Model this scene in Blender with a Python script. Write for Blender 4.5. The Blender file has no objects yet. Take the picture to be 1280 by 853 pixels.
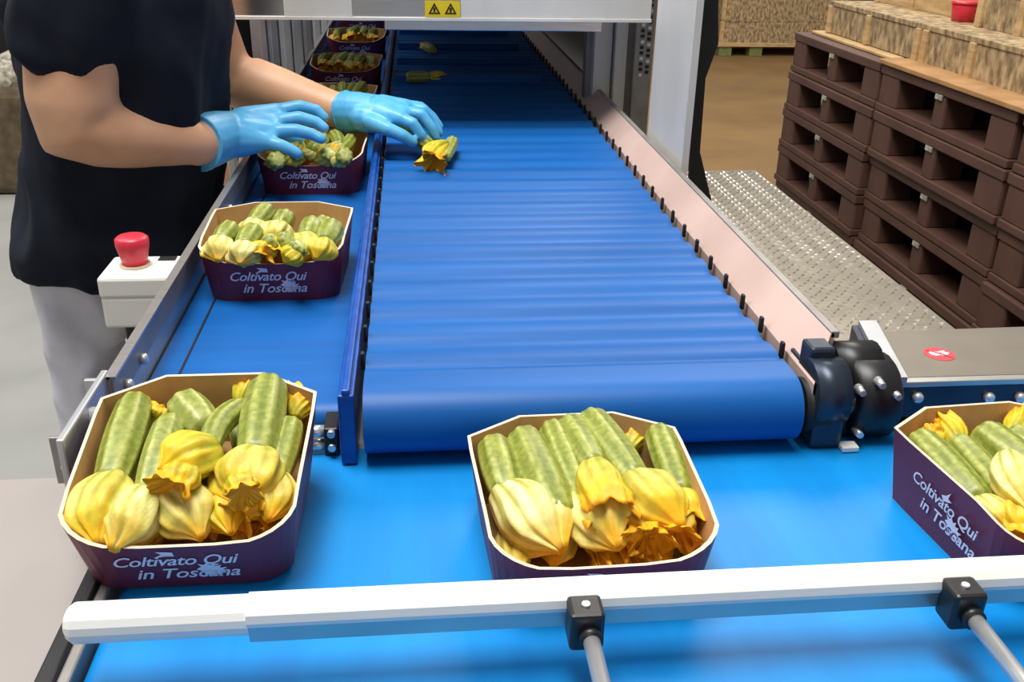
import bpy, bmesh, math, random
from mathutils import Vector as V, Matrix, Quaternion, noise
sc = bpy.context.scene
COL = sc.collection
R = random.Random(7)
PI = math.pi

# ------------------------------------------------------------------ camera
FPX, PITCH, YAW, ROLL = 1202.15, .4327, .105, .0203
CAM = V((0, 0, 1.52))
cp, sp, cy, sy = math.cos(PITCH), math.sin(PITCH), math.cos(YAW), math.sin(YAW)
FW = V((sy*cp, cy*cp, -sp)); _r = V((cy, -sy, 0)); _u = _r.cross(FW)
RT = math.cos(ROLL)*_r + math.sin(ROLL)*_u
UP = -math.sin(ROLL)*_r + math.cos(ROLL)*_u
cd = bpy.data.cameras.new('camera'); cam = bpy.data.objects.new('camera', cd); COL.objects.link(cam)
cd.sensor_width = 36; cd.lens = FPX/1280*36; cd.clip_start = .02; cd.clip_end = 200
cam.matrix_world = Matrix(((RT.x, UP.x, -FW.x, CAM.x), (RT.y, UP.y, -FW.y, CAM.y), (RT.z, UP.z, -FW.z, CAM.z), (0, 0, 0, 1)))
sc.camera = cam

def ray(x, y): return FW*FPX + RT*(x-640) + UP*(426.5-y)
def Pz(x, y, z): d = ray(x, y); return CAM + d*((z-CAM.z)/d.z)      # pixel onto a horizontal surface
def PY(x, y, Y): d = ray(x, y); return CAM + d*(Y/d.y)              # pixel onto an upright plane across the aisle

# ------------------------------------------------------------------ light
def lin(r, g, b):
    f = lambda c: (c/255/12.92 if c/255 <= .04045 else ((c/255+.055)/1.055)**2.4)
    return (f(r), f(g), f(b))
w = bpy.data.worlds.new('hall_daylight'); sc.world = w; w.use_nodes = True
w.node_tree.nodes['Background'].inputs[0].default_value = (1, .99, .98, 1)
w.node_tree.nodes['Background'].inputs[1].default_value = .28
def area(name, loc, target, sx, sy_, power, col=(1, 1, 1)):
    l = bpy.data.lights.new(name, 'AREA'); l.shape = 'RECTANGLE'; l.size = sx; l.size_y = sy_; l.energy = power; l.color = col
    o = bpy.data.objects.new(name, l); COL.objects.link(o); o.location = loc
    o.rotation_euler = (V(target)-V(loc)).to_track_quat('-Z', 'Y').to_euler(); return o
# the hall's overhead lighting, all at ceiling height, above the frame
area('ceiling_light_conveyor_offscreen', (-.5, .9, 5.2), (.1, 1.2, 1), 2.4, 1.6, 240, (1, .985, .95))
area('ceiling_light_hall_offscreen', (2.2, 6.5, 5.2), (2.4, 6.5, 0), 3, 3, 260, (1, .93, .82))
area('ceiling_light_side_offscreen', (-3.6, 3.2, 5.2), (-2.4, 3.2, 0), 2.5, 3, 150, (1, .98, .95))
vs = sc.view_settings
vs.view_transform = 'Standard'; vs.look = 'None'; vs.gamma = 1; vs.use_curve_mapping = False; vs.exposure = .1

# ------------------------------------------------------------------ materials
def mat(name, rgb, rough=.5, metal=0, var=.12, scale=30, bump=0, spec=.5, rgb2=None, stretch=None, attr=None, sss=0, coat=0):
    m = bpy.data.materials.new(name); m.use_nodes = True; nt = m.node_tree; b = nt.nodes['Principled BSDF']
    b.inputs['Roughness'].default_value = rough; b.inputs['Metallic'].default_value = metal
    b.inputs['Specular IOR Level'].default_value = spec
    if coat: b.inputs['Coat Weight'].default_value = coat
    c = lin(*rgb); c2 = lin(*rgb2) if rgb2 else tuple(x*(1-var*2) for x in c)
    tc = nt.nodes.new('ShaderNodeTexCoord'); mp = nt.nodes.new('ShaderNodeMapping'); nt.links.new(tc.outputs['Object'], mp.inputs[0])
    if stretch: mp.inputs['Scale'].default_value = stretch
    n = nt.nodes.new('ShaderNodeTexNoise'); n.inputs['Scale'].default_value = scale; n.inputs['Detail'].default_value = 5
    nt.links.new(mp.outputs[0], n.inputs['Vector'])
    rp = nt.nodes.new('ShaderNodeValToRGB'); rp.color_ramp.elements[0].position = .35; rp.color_ramp.elements[1].position = .65
    rp.color_ramp.elements[0].color = (*c2, 1); rp.color_ramp.elements[1].color = (*c, 1)
    nt.links.new(n.outputs['Fac'], rp.inputs[0])
    out = rp.outputs[0]
    if attr:
        a = nt.nodes.new('ShaderNodeAttribute'); a.attribute_name = attr
        mx = nt.nodes.new('ShaderNodeMix'); mx.data_type = 'RGBA'; mx.blend_type = 'MULTIPLY'; mx.inputs[0].default_value = 1
        nt.links.new(a.outputs['Color'], mx.inputs[6]); nt.links.new(out, mx.inputs[7]); out = mx.outputs[2]
    nt.links.new(out, b.inputs['Base Color'])
    if sss:
        b.inputs['Subsurface Weight'].default_value = sss; b.inputs['Subsurface Radius'].default_value = (.01, .006, .003)
    if bump:
        bp = nt.nodes.new('ShaderNodeBump'); bp.inputs['Strength'].default_value = bump; bp.inputs['Distance'].default_value = .004
        nt.links.new(n.outputs['Fac'], bp.inputs['Height']); nt.links.new(bp.outputs[0], b.inputs['Normal'])
    return m
M = {}
M['concrete'] = mat('grey concrete', (158, 158, 154), .7, var=.06, scale=2.5, bump=.05)
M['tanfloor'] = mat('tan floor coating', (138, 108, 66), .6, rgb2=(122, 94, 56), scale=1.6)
M['wallpaint'] = mat('wall paint', (200, 200, 195), .8, var=.04, scale=3)
M['belt'] = mat('blue belt', (4, 92, 168), .48, rgb2=(2, 84, 156), spec=.35, scale=6, stretch=(.5, 5, 1))
M['crossbelt'] = mat('light blue belt', (6, 136, 210), .45, spec=.35, rgb2=(4, 126, 200), scale=5, stretch=(5, .6, 1))
M['bluewall'] = mat('blue belt edge', (20, 84, 172), .35, rgb2=(8, 62, 146), scale=40)
M['steel'] = mat('brushed steel', (196, 194, 190), .34, .75, .08, 14, stretch=(1, 30, 1))
M['steel_x'] = mat('brushed steel beam', (214, 212, 208), .25, 1, .06, 14, stretch=(1, 30, 30))
M['dullsteel'] = mat('dull steel', (158, 154, 150), .5, .6, .1, 20)
M['chrome'] = mat('chrome', (225, 225, 225), .28, .7, .03, 8)
M['alu'] = mat('anodised aluminium', (188, 190, 194), .4, .55, .06, 20)
M['cream'] = mat('cream pink coated plate', (208, 180, 170), .4, .1, rgb2=(196, 168, 158), scale=8)
M['white'] = mat('white plastic', (240, 238, 232), .35, var=.02, scale=10)
M['whitepaint'] = mat('white painted sheet', (226, 224, 218), .4, rgb2=(204, 202, 196), scale=5, stretch=(1, 1, .5))
M['greypanel'] = mat('grey table sheet', (158, 150, 146), .5, rgb2=(150, 142, 138), scale=3)
M['black'] = mat('black plastic', (26, 26, 28), .4, var=.1)
M['blackrub'] = mat('black rubber', (22, 20, 20), .6, var=.1)
M['darkmetal'] = mat('dark blue grey metal', (52, 62, 76), .35, .5, .1, 30)
M['covertop'] = mat('taupe metal cover', (128, 120, 108), .42, .35, .05, 20)
M['tread'] = mat('aluminium tread plate', (158, 150, 136), .36, .7, .1, 25)
M['treadbar'] = mat('highlit tread bars', (206, 200, 188), .3, .7, .05, 25)  # metal highlight on the bars put into a lighter base colour
M['red'] = mat('red plastic', (214, 48, 66), .35, var=.05)
M['yellow'] = mat('yellow sticker', (238, 208, 20), .5, var=.03)
M['stred'] = mat('red print', (206, 60, 70), .5, var=.05)
M['purple'] = mat('purple printed card', (112, 38, 64), .5, rgb2=(102, 34, 58), scale=12)
M['kraft'] = mat('kraft card', (196, 152, 96), .75, rgb2=(182, 138, 84), scale=25)
M['cutedge'] = mat('card cut edge', (222, 206, 180), .8, var=.05)
M['print'] = mat('white print', (236, 226, 236), .6, var=.02)
M['skin'] = mat('skin', (228, 180, 144), .5, rgb2=(218, 164, 128), scale=9, sss=.15)
M['glove'] = mat('blue nitrile glove', (96, 184, 232), .38, rgb2=(80, 170, 222), scale=25, bump=.25)
M['shirt'] = mat('dark navy cotton', (30, 34, 46), .9, rgb2=(24, 28, 40), scale=18, bump=.25, spec=.2)
M['shirt2'] = mat('black cotton', (24, 25, 28), .9, var=.1, scale=18, bump=.2, spec=.2)
M['trouser'] = mat('pale grey trousers', (234, 232, 238), .85, rgb2=(212, 210, 222), scale=10, bump=.25, spec=.2)
M['hair'] = mat('dark hair', (40, 30, 24), .6, var=.2, scale=60, stretch=(1, 1, .1))
M['shoe'] = mat('black shoe leather', (30, 30, 30), .5)
M['pallet'] = mat('brown pallet plastic', (92, 62, 50), .6, rgb2=(80, 54, 44), scale=9)
M['wood'] = mat('pale pine', (206, 174, 124), .75, rgb2=(176, 142, 96), scale=9, stretch=(1, 1, 7))
M['osb'] = mat('strand board', (190, 164, 122), .8, rgb2=(112, 92, 66), scale=42, stretch=(1, 1, .5))
M['osbtop'] = mat('tan top sheet', (176, 134, 84), .75, rgb2=(158, 116, 70), scale=14)
M['green'] = mat('green block', (120, 128, 74), .8)
M['sack'] = mat('brown burlap', (104, 88, 66), .9, rgb2=(74, 62, 46), scale=14, bump=.5)
M['palecrop'] = mat('pale produce', (196, 190, 176), .8, rgb2=(120, 112, 96), scale=26)
M['leaf'] = mat('dark leaf', (34, 58, 30), .6, var=.3, scale=20)
M['veg'] = mat('courgette skin', (255, 255, 255), .38, rgb2=(205, 214, 190), scale=170, attr='Col', stretch=(1, 1, 1), sss=.08)
M['petal'] = mat('petal', (255, 255, 255), .5, rgb2=(236, 226, 205), scale=90, attr='Col', sss=.15, bump=.15)
M['stempale'] = mat('cut stem', (206, 214, 150), .6, var=.1, scale=60)

# ------------------------------------------------------------------ helpers
def tag(o, label, cat, group=None):
    o['label'] = label; o['category'] = cat
    if group: o['group'] = group
    return o
def empty(name, loc=(0, 0, 0), label=None, cat=None, group=None):
    o = bpy.data.objects.new(name, None); COL.objects.link(o); o.location = loc; o.empty_display_size = .05
    if label: tag(o, label, cat, group)
    return o
def link(name, me, m=None, parent=None, smooth=False):
    if m is not None and not me.materials:
        for x in (m if isinstance(m, (list, tuple)) else [m]): me.materials.append(M[x])
    if smooth:
        for p in me.polygons: p.use_smooth = True
    o = bpy.data.objects.new(name, me); COL.objects.link(o)
    if parent is not None:
        o.parent = parent
        if parent.parent is None: o.location = -parent.location
        else: o.location = (0, 0, 0)
    return o
class MB:
    """collects shapes in world coordinates; build() makes ONE mesh object"""
    def __init__(s): s.v = []; s.f = []; s.mi = []; s.sm = []
    def add(s, vs_, fs, mi=0, sm=False):
        n = len(s.v); s.v += [V(x) for x in vs_]
        for f in fs: s.f.append([i+n for i in f]); s.mi.append(mi); s.sm.append(sm)
        return s
    def box(s, x0, x1, y0, y1, z0, z1, mi=0, b=0):
        if b:
            # chamfered box: 24 vertices
            bm = bmesh.new(); bmesh.ops.create_cube(bm, size=1)
            for v in bm.verts: v.co = V(((x0+x1)/2+v.co.x*(x1-x0), (y0+y1)/2+v.co.y*(y1-y0), (z0+z1)/2+v.co.z*(z1-z0)))
            bmesh.ops.bevel(bm, geom=list(bm.edges), offset=b, segments=2, affect='EDGES', profile=.5)
            bm.verts.index_update(); s.add([v.co for v in bm.verts], [[v.index for v in f.verts] for f in bm.faces], mi); bm.free(); return s
        p = [(x, y, z) for z in (z0, z1) for y in (y0, y1) for x in (x0, x1)]
        return s.add(p, [(0, 2, 3, 1), (4, 5, 7, 6), (0, 1, 5, 4), (2, 6, 7, 3), (0, 4, 6, 2), (1, 3, 7, 5)], mi)
    def tube(s, path, rad, n=14, mi=0, up=None, flat=1.0, cap=True):
        path = [V(p) for p in path]
        if not isinstance(rad, (list, tuple)): rad = [rad]*len(path)
        base = len(s.v); prev = None
        for i, p in enumerate(path):
            t = (path[min(i+1, len(path)-1)] - path[max(i-1, 0)]).normalized()
            if prev is None:
                a = V(up) if up else (V((0, 0, 1)) if abs(t.z) < .9 else V((1, 0, 0)))
            else: a = prev
            a = (a - t*a.dot(t)).normalized(); prev = a; b_ = t.cross(a)
            for k in range(n):
                th = 2*PI*k/n; s.v.append(p + (a*math.cos(th)*flat + b_*math.sin(th))*rad[i])
        m = len(path)
        for i in range(m-1):
            for k in range(n):
                s.f.append([base+i*n+k, base+i*n+(k+1) % n, base+(i+1)*n+(k+1) % n, base+(i+1)*n+k]); s.mi.append(mi); s.sm.append(True)
        if cap:
            s.f.append([base+k for k in range(n)][::-1]); s.mi.append(mi); s.sm.append(False)
            s.f.append([base+(m-1)*n+k for k in range(n)]); s.mi.append(mi); s.sm.append(False)
        return s
    def prism(s, poly, off, mi=0):
        """polygon (list of 3D points) extruded by vector off"""
        n = len(poly); off = V(off); p = [V(q) for q in poly]
        fs = [list(range(n))[::-1], [i+n for i in range(n)]] + [[i, (i+1) % n, (i+1) % n+n, i+n] for i in range(n)]
        return s.add(p+[q+off for q in p], fs, mi)
    def mesh(s, name):
        me = bpy.data.meshes.new(name); me.from_pydata([tuple(v) for v in s.v], [], s.f); me.update()
        for i, p in enumerate(me.polygons): p.material_index = s.mi[i]; p.use_smooth = s.sm[i]
        bm = bmesh.new(); bm.from_mesh(me); bmesh.ops.recalc_face_normals(bm, faces=bm.faces); bm.to_mesh(me); bm.free()
        return me
    def build(s, name, m, parent=None): return link(name, s.mesh(name), m, parent)
def struct(o): o['kind'] = 'structure'; return o
def capped(path, radii, k=.55):
    """rounded ends for a tube"""
    path = [V(p) for p in path]; a = (path[0]-path[1]).normalized(); b = (path[-1]-path[-2]).normalized()
    P_ = [path[0]+a*radii[0]*.95, path[0]+a*radii[0]*.6] + path + [path[-1]+b*radii[-1]*.6, path[-1]+b*radii[-1]*.95]
    R_ = [radii[0]*.25, radii[0]*.8] + list(radii) + [radii[-1]*.8, radii[-1]*.25]
    return P_, R_
def fuse(name, mb, voxel, m, parent, it=6, folds=0, fs_=(9, 9, 5)):
    """weld overlapping volumes into one continuous smooth surface"""
    me = mb.mesh(name); o = bpy.data.objects.new('tmp', me); COL.objects.link(o)
    r = o.modifiers.new('r', 'REMESH'); r.mode = 'VOXEL'; r.voxel_size = voxel
    q = o.modifiers.new('s', 'SMOOTH'); q.iterations = it; q.factor = .5
    dg = bpy.context.evaluated_depsgraph_get(); dg.update()
    out = bpy.data.meshes.new_from_object(o.evaluated_get(dg)); out.name = name
    bpy.data.objects.remove(o)
    out.materials.clear()
    if folds:
        nv = [v.normal.copy() for v in out.vertices]
        for v, nn in zip(out.vertices, nv):
            c = V((v.co.x*fs_[0]+v.co.z*2.5, v.co.y*fs_[1], v.co.z*fs_[2]-v.co.x*2))
            v.co += nn*folds*(1-2*abs(noise.noise(c))*1.6+.5*noise.noise(c*2.7))
    return link(name, out, m, parent, smooth=True)
def text_mesh(txt, size, shear=.25, spacing=1.0, depth=.0):
    c = bpy.data.curves.new('t', 'FONT'); c.body = txt; c.size = size; c.shear = shear; c.align_x = 'CENTER'; c.space_character = spacing; c.resolution_u = 3
    c.extrude = depth; c.offset = size*.012
    o = bpy.data.objects.new('tmp', c); COL.objects.link(o)
    dg = bpy.context.evaluated_depsgraph_get(); dg.update()
    me = bpy.data.meshes.new_from_object(o.evaluated_get(dg)); bpy.data.objects.remove(o); return me

# ------------------------------------------------------------------ setting
ZB, ZC, ZL = 1.07, .9935, 1.03          # sorting belt, cross belt, packing lane
struct(MB().box(-14, 1.0, -4, 26, -.1, 0).build('floor', 'concrete'))
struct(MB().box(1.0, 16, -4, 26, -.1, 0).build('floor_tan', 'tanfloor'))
struct(MB().box(-14, 16, 26, 26.2, 0, 7).build('wall_back', 'wallpaint'))

# ------------------------------------------------------------------ sorting conveyor
sortc = empty('sorting_conveyor', (.17, 2.2, 0), 'wide blue ribbed sorting conveyor running under the white gantry', 'conveyor')
XL, XR = -.058, .392
T0, TP = .9294, .0697                   # first rib, rib pitch
prof = []
y = 5.2
ribs = []
NR = int((5.2-T0)/TP)
step = TP/10
ys = []
yy = T0-.045
k = 0
while yy < 5.2:
    ph = ((yy-T0)/TP) % 1.0
    amp = .0075 if yy > T0-.02 else 0
    # rounded saw tooth: slow rise toward the camera, short drop behind
    z = ZB - amp*(.5-.5*math.cos(2*PI*ph**1.6))
    prof.append((yy, z)); yy += step
rc = (.868, 1.034); rr = .036
arc = [(rc[0]+rr*math.cos(a), rc[1]+rr*math.sin(a)) for a in [PI/2 + i*PI/16 for i in range(0, 17)]]
top = prof[::-1] + arc + [(5.2, rc[1]-rr)]
NX = 9
vs_, fs = [], []
for j in range(NX):
    x = XL+(XR-XL)*j/(NX-1)
    for (yy, zz) in top: vs_.append((x, yy, zz))
L = len(top)
for j in range(NX-1):
    for i in range(L-1): fs.append((j*L+i, j*L+i+1, (j+1)*L+i+1, (j+1)*L+i))
MB().add(vs_, fs, 0, True).build('belt', 'belt', sortc)
clipme = None
for i in range(0, 58):
    yv = T0+TP*i
    for sx, xx in ((1, XR+.006), (-1, XL-.003)):
        if clipme is None:
            clipme = MB().box(-.0022, .0022, -.004, .004, -.012, .0075, b=.0015).mesh('edge_clip'); clipme.materials.append(M['blackrub'])
        o = link('edge_clip', clipme, None, sortc); o.location = V((xx, yv-.002, ZB+.003))-sortc.location
# cleats at the far end
for yv in (2.609, 2.916, 3.226, 3.583, 3.95, 4.3):
    MB().box(XL+.01, XR-.05, yv-.006, yv+.006, ZB-.002, ZB+.018, b=.002).build('cleat', 'belt', sortc)
# right guard plate
g = MB()
gp = [(XR+.012, ZB-.002), (XR+.046, ZB+.032), (XR+.05, ZB+.032), (XR+.05, ZB-.03), (XR+.012, ZB-.03)]
n = len(gp)
fy0, fy1 = .848, 5.2
ring0 = [(x, (.848 if i in (0, 4) else .9), z) for i, (x, z) in enumerate(gp)]
g.add(ring0+[(x, fy1, z) for x, z in gp], [[i, (i+1) % n, (i+1) % n+n, i+n] for i in range(n)]+[list(range(n))[::-1], [i+n for i in range(n)]])
g.build('side_guard', 'cream', sortc)
MB().box(XR+.046, XR+.056, .9, 5.2, ZB+.026, ZB+.034, b=.001).build('guard_lip', 'dullsteel', sortc)
MB().box(XL, XR, .9, 5.2, ZB-.05, ZB-.042).build('slider_bed', 'dullsteel', sortc)
MB().box(XR+.012, XR+.05, .95, 5.2, ZB-.12, ZB-.031, b=.002).build('side_frame', 'alu', sortc)
for yv in (1.3, 3.0, 4.8):
    for xx in (XL+.03, XR+.03):
        MB().box(xx-.02, xx+.02, yv-.02, yv+.02, 0, ZB-.1, b=.003).build('leg', 'alu', sortc)
MB().tube([(XL+.004, rc[0], rc[1]), (XR-.004, rc[0], rc[1])], rr-.003, 28).build('end_roller', 'dullsteel', sortc)
# bearing and drive end at the right of the roller
MB().tube([(XR+.006, rc[0], rc[1]), (XR+.034, rc[0], rc[1])], .03, 24).build('bearing', 'blackrub', sortc)
b = MB(); b.box(XR+.014, XR+.05, .84, .93, ZC+.0015, ZB+.005, b=.006); b.tube([(XR+.014, .868, ZB-.02), (XR+.05, .868, ZB-.02)], .036, 24)
b.box(XR+.016, XR+.044, .875, .905, ZB-.02, ZB+.026, b=.004)
b.build('bearing_housing', 'darkmetal', sortc)
MB().tube([(XR+.045, .862, 1.035), (XR+.082, .862, 1.035)], .0085, 16).build('drive_shaft', 'chrome', sortc)
h = MB(); h.tube([(XR+.062, .885, 1.035), (XR+.068, .885, 1.035), (XR+.108, .885, 1.035), (XR+.113, .885, 1.035)], [.036, .046, .046, .04], 24)
h.tube([(XR+.05, .90, 1.06), (XR+.10, .90, 1.06)], .03, 16); h.box(XR+.055, XR+.112, .862, .94, ZC+.0015, 1.035, b=.004)
h.build('gearbox', 'black', sortc)
for (dx, dz) in ((.062, .026), (.068, -.024), (.082, .034), (.102, .02)):
    MB().tube([(XR+dx, .852, 1.035+dz), (XR+dx, .838, 1.035+dz)], [.005, .0035], 10).build('bolt', 'chrome', sortc)
MB().box(XR+.048, XR+.066, .832, .846, ZC+.001, ZC+.007, b=.001).build('tab', 'white', sortc)

# ------------------------------------------------------------------ packing lane
lane = empty('packing_lane', (-.18, 2.2, 0), 'narrow blue packing conveyor with steel edge rail carrying the purple boxes', 'conveyor')
LX0, LX1 = -.297, -.082
lp = [(5.2, ZL)]+[(.885+0, ZL)]
lc = (.915, ZL-.02); lr = .02
larc = [(lc[0]+lr*math.cos(a), lc[1]+lr*math.sin(a)) for a in [PI/2+i*PI/12 for i in range(13)]]
prof2 = [(5.2-4.28*i/40, ZL) for i in range(40)]+larc+[(5.2, ZL-.04)]
vs_, fs = [], []
for x in (LX0, LX0+.03, LX0+.0325, LX1):
    for (yy, zz) in prof2: vs_.append((x, yy, zz))
L = len(prof2)
for j in (0, 1, 2):
    for i in range(L-1): fs.append((j*L+i, j*L+i+1, (j+1)*L+i+1, (j+1)*L+i))
me = MB().add(vs_, fs, 0, True)
me.build('belt', 'belt', lane)
MB().box(LX0+.028, LX0+.0305, .93, 5.2, ZL-.001, ZL+.0012).build('belt_seam', 'blackrub', lane)
# divider between lane and sorting belt
d = MB(); d.box(-.082, -.066, .842, 5.2, ZC+.002, ZB+.004, b=.002); d.build('divider', 'bluewall', lane)
MB().box(-.078, -.070, .842, 5.2, ZB+.003, ZB+.010, b=.002).build('divider_edge', 'bluewall', lane)
# steel edge rail (angle profile) on the outer side
MB().box(-.302, -.299, .86, 5.2, ZL-.06, 1.092).build('edge_rail', 'steel', lane)
MB().box(-.304, -.2935, .86, 5.2, 1.0895, 1.0925).build('rail_flange', 'steel', lane)
MB().box(-.299, -.2965, .86, 5.2, 1.06, 1.0895).build('rail_lip', 'dullsteel', lane)
for yv in (.895, .955, 1.5, 2.1):
    MB().tube([(-.297, yv, 1.066), (-.291, yv, 1.066), (-.289, yv, 1.066)], [.006, .006, .004], 10).build('rail_bolt', 'chrome', lane)
pe = MB(); pe.box(-.309, -.302, .735, .87, ZL-.012, 1.096, b=.002); pe.build('end_plate', 'alu', lane)
q0, q1 = PY(60, 548, .79), PY(110, 604, .79)
MB().box(q0.x, -.303, .79, .796, q1.z, q0.z, b=.001).build('bracket_plate', 'dullsteel', lane)
qb = PY(84, 581, .79); MB().tube([(qb.x, .79, qb.z), (qb.x, .784, qb.z)], [.0055, .004], 10).build('bracket_bolt', 'chrome', lane)
q0, q1 = PY(104, 476, .93), PY(140, 520, .93)
MB().box(q0.x, -.302, .93, .936, q1.z, q0.z, b=.001).build('bracket_plate', 'alu', lane)
MB().tube([(-.30, .80, 1.066), (-.296, .80, 1.09)], .005, 8).build('bracket_bolt', 'chrome', lane)
# end shaft and bearing by the divider
for zz in (1.018, 1.002):
    MB().tube([(-.12, .872, zz), (-.098, .872, zz)], .0065, 14).build('end_shaft', 'chrome', lane)
e = MB(); e.box(-.10, -.085, .862, .9, ZC+.001, 1.026, b=.002); e.build('end_bearing', 'black', lane)
for zz in (1.022, 1.006): MB().tube([(-.092, .863, zz), (-.092, .856, zz)], .004, 8).build('end_bolt', 'chrome', lane)
MB().box(-.14, -.083, .866, .9, ZC+.0005, ZC+.006).build('end_foot', 'dullsteel', lane)
MB().box(-.30, -.30+.02, .9, 5.2, ZL-.14, ZL-.045, b=.002).build('side_frame', 'alu', lane)
for yv in (1.1, 2.6, 4.6):
    for xx in (-.275, -.11): MB().box(xx-.018, xx+.018, yv-.02, yv+.02, 0, ZL-.06, b=.003).build('leg', 'alu', lane)

# ------------------------------------------------------------------ cross conveyor
cross = empty('cross_conveyor', (.3, .62, 0), 'bright blue cross conveyor belt in front of the sorting conveyor', 'conveyor')
CX0, CX1, CY0, CY1 = -.258, 1.35, .36, .875
pf = [(CX1, ZC)]+[(CX1-(CX1-CX0-.02)*i/30, ZC) for i in range(1, 31)]+[(CX0+.02+.02*math.cos(a), ZC-.02+.02*math.sin(a)) for a in [PI/2+i*PI/10 for i in range(1, 11)]]+[(CX1, ZC-.04)]
vs_, fs = [], []
for yv in (CY0, (CY0+CY1)/2, CY1):
    for (xx, zz) in pf: vs_.append((xx, yv, zz))
L = len(pf)
for j in (0, 1):
    for i in range(L-1): fs.append((j*L+i, j*L+i+1, (j+1)*L+i+1, (j+1)*L+i))
MB().add(vs_, fs, 0, True).build('belt', 'crossbelt', cross)
MB().box(CX0-.012, CX0-.002, CY0-.03, .72, ZC-.07, ZC+.002, b=.002).build('end_plate', 'dullsteel', cross)
MB().box(CX0-.026, CX0-.012, CY0-.03, .715, ZC-.07, ZC+.006, b=.002).build('end_strip', 'black', cross)
for (a, b_) in ((CY0-.03, CY0), (CY1, CY1+.02)):
    MB().box(CX0, CX1, a, b_, ZC-.09, ZC-.004, b=.002).build('side_frame', 'alu', cross)
for xx in (-.2, .5, 1.25):
    for yv in (CY0-.01, CY1+.01): MB().box(xx-.02, xx+.02, yv-.02, yv+.02, 0, ZC-.06, b=.003).build('leg', 'alu', cross)
MB().box(CX0+.02, CX1, CY0+.005, CY1-.005, ZC-.035, ZC-.006).build('slider_bed', 'dullsteel', cross)

# guide rail across the belt
gr = empty('guide_rail', (.2, .6, ZC), 'white plastic guide rail held by two black clamps on chrome rods above the cross belt', 'guide rail')
GY = .556; GZ = PY(640, 752, GY).z
gl = PY(83, 780, GY).x
pw = MB()
hs = [(-.012, -.015), (-.014, -.006), (-.013, .006), (-.008, .013), (0, .015), (.008, .013), (.013, .006), (.013, -.006), (.010, -.015)]
def loft_x(mb, prof, x0, x1):
    n = len(prof); mb.add([(x0, GY+a, GZ+b) for a, b in prof]+[(x1, GY+a, GZ+b) for a, b in prof],
        [[i, (i+1) % n, (i+1) % n+n, i+n] for i in range(n)]+[list(range(n)), [i+n for i in range(n)]][0:2]); return mb
g2 = PY(316, 790, GY).x
pw = MB(); n = 16
pts = [(.0145*math.cos(2*PI*k/n), .0145*math.sin(2*PI*k/n)) for k in range(n)]
xs = [(gl, .55), (gl+.002, .8), (gl+.006, 1), (g2-.0005, 1), (g2, .98)]
vv = [(x, GY+a*s_, GZ+b_*s_) for x, s_ in xs for a, b_ in pts]
pw.add(vv, [[i*n+k, i*n+(k+1) % n, (i+1)*n+(k+1) % n, (i+1)*n+k] for i in range(4) for k in range(n)]+[list(range(n)), [4*n+k for k in range(n)]], 0, False)
sl = [(a, b_) for a, b_ in [(-.0135, -.001), (-.0145, .003), (-.013, .009), (-.008, .0135), (0, .0148), (.008, .0135), (.0135, .007), (.0145, 0), (.0125, -.010), (.004, -.012), (-.004, -.004)]]
loft_x(pw, sl, g2-.001, 1.3)
pw.build('rail_profile', 'white', gr)
MB().box(g2, 1.3, GY-.0125, GY-.006, GZ-.0145, GZ+.0005).build('steel_strip', 'steel', gr)
for px_, py_ in ((733, 765), (1207, 745)):
    c = PY(px_, py_, GY-.025); cx = c.x
    o = MB().box(cx-.0125, cx+.0125, GY-.034, GY-.010, GZ-.020, GZ+.012, b=.003).build('clamp_block', 'black', gr)
    MB().tube([(cx, GY-.022, GZ+.011), (cx, GY-.022, GZ+.0135)], [.0035, .003], 10).build('clamp_screw', 'chrome', o)
    MB().tube([(cx+.002, GY-.032, GZ-.006), (cx+.002, GY-.040, GZ-.006)], .0085, 14).build('clamp_collar', 'black', o)
    MB().tube([(cx+.002, GY-.03, GZ-.006), (cx+.002, .31, GZ-.006)], .0062, 16).build('rod', 'chrome', gr)
    MB().box(cx-.012, cx+.016, .302, .331, ZC-.06, GZ+.008, b=.003).build('rod_bracket', 'black', gr)

# grey table beside the cross conveyor
tb = empty('side_table', (-.62, .4, 0), 'plain grey sheet topped table at the end of the cross conveyor', 'table')
MB().box(-1.25, CX0-.03, -.1, PY(30, 597, .88).y, .945, .97, b=.003).build('table_top', 'greypanel', tb)
for xx in (-1.2, -.35):
    for yv in (-.05, .8): MB().box(xx-.02, xx+.02, yv-.02, yv+.02, 0, .946, b=.003).build('leg', 'alu', tb)

# ------------------------------------------------------------------ emergency stop
a0 = Pz(150, 335, 1.085); ex, ey, ez = -.3465, 1.178, 1.085
es = empty('emergency_stop', (ex, ey, ez-.075), 'white emergency stop box with red mushroom button mounted by the steel rail', 'switch')
en = MB().box(ex-.047, ex+.043, ey-.03, ey+.05, ez-.068, ez-.026, b=.004); en.build('enclosure', 'white', es)
ld = MB().box(ex-.048, ex+.044, ey-.031, ey+.051, ez-.027, ez, b=.004).build('lid', 'white', es)
MB().box(ex+.012, ex+.034, ey+.03, ey+.044, ez-.0005, ez+.0012).build('label_plate', 'black', ld)
bx_, by_ = ex-.012, ey+.015
MB().tube([(bx_, by_, ez-.001), (bx_, by_, ez+.003)], .019, 20).build('collar', 'cutedge', es)
MB().tube([(bx_, by_, ez+.002), (bx_, by_, ez+.012), (bx_, by_, ez+.027), (bx_, by_, ez+.036), (bx_, by_, ez+.039), (bx_, by_, ez+.040)], [.0155, .017, .0205, .0205, .017, .004], 24).build('button', 'red', es)
MB().box(ex-.03, ex+.035, ey-.012, ey+.03, .2, ez-.066, b=.004).build('post', 'black', es)
MB().box(ex-.06, ex+.038, ey-.05, ey+.07, 0, .21, b=.004).build('post_foot', 'black', es)

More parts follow.
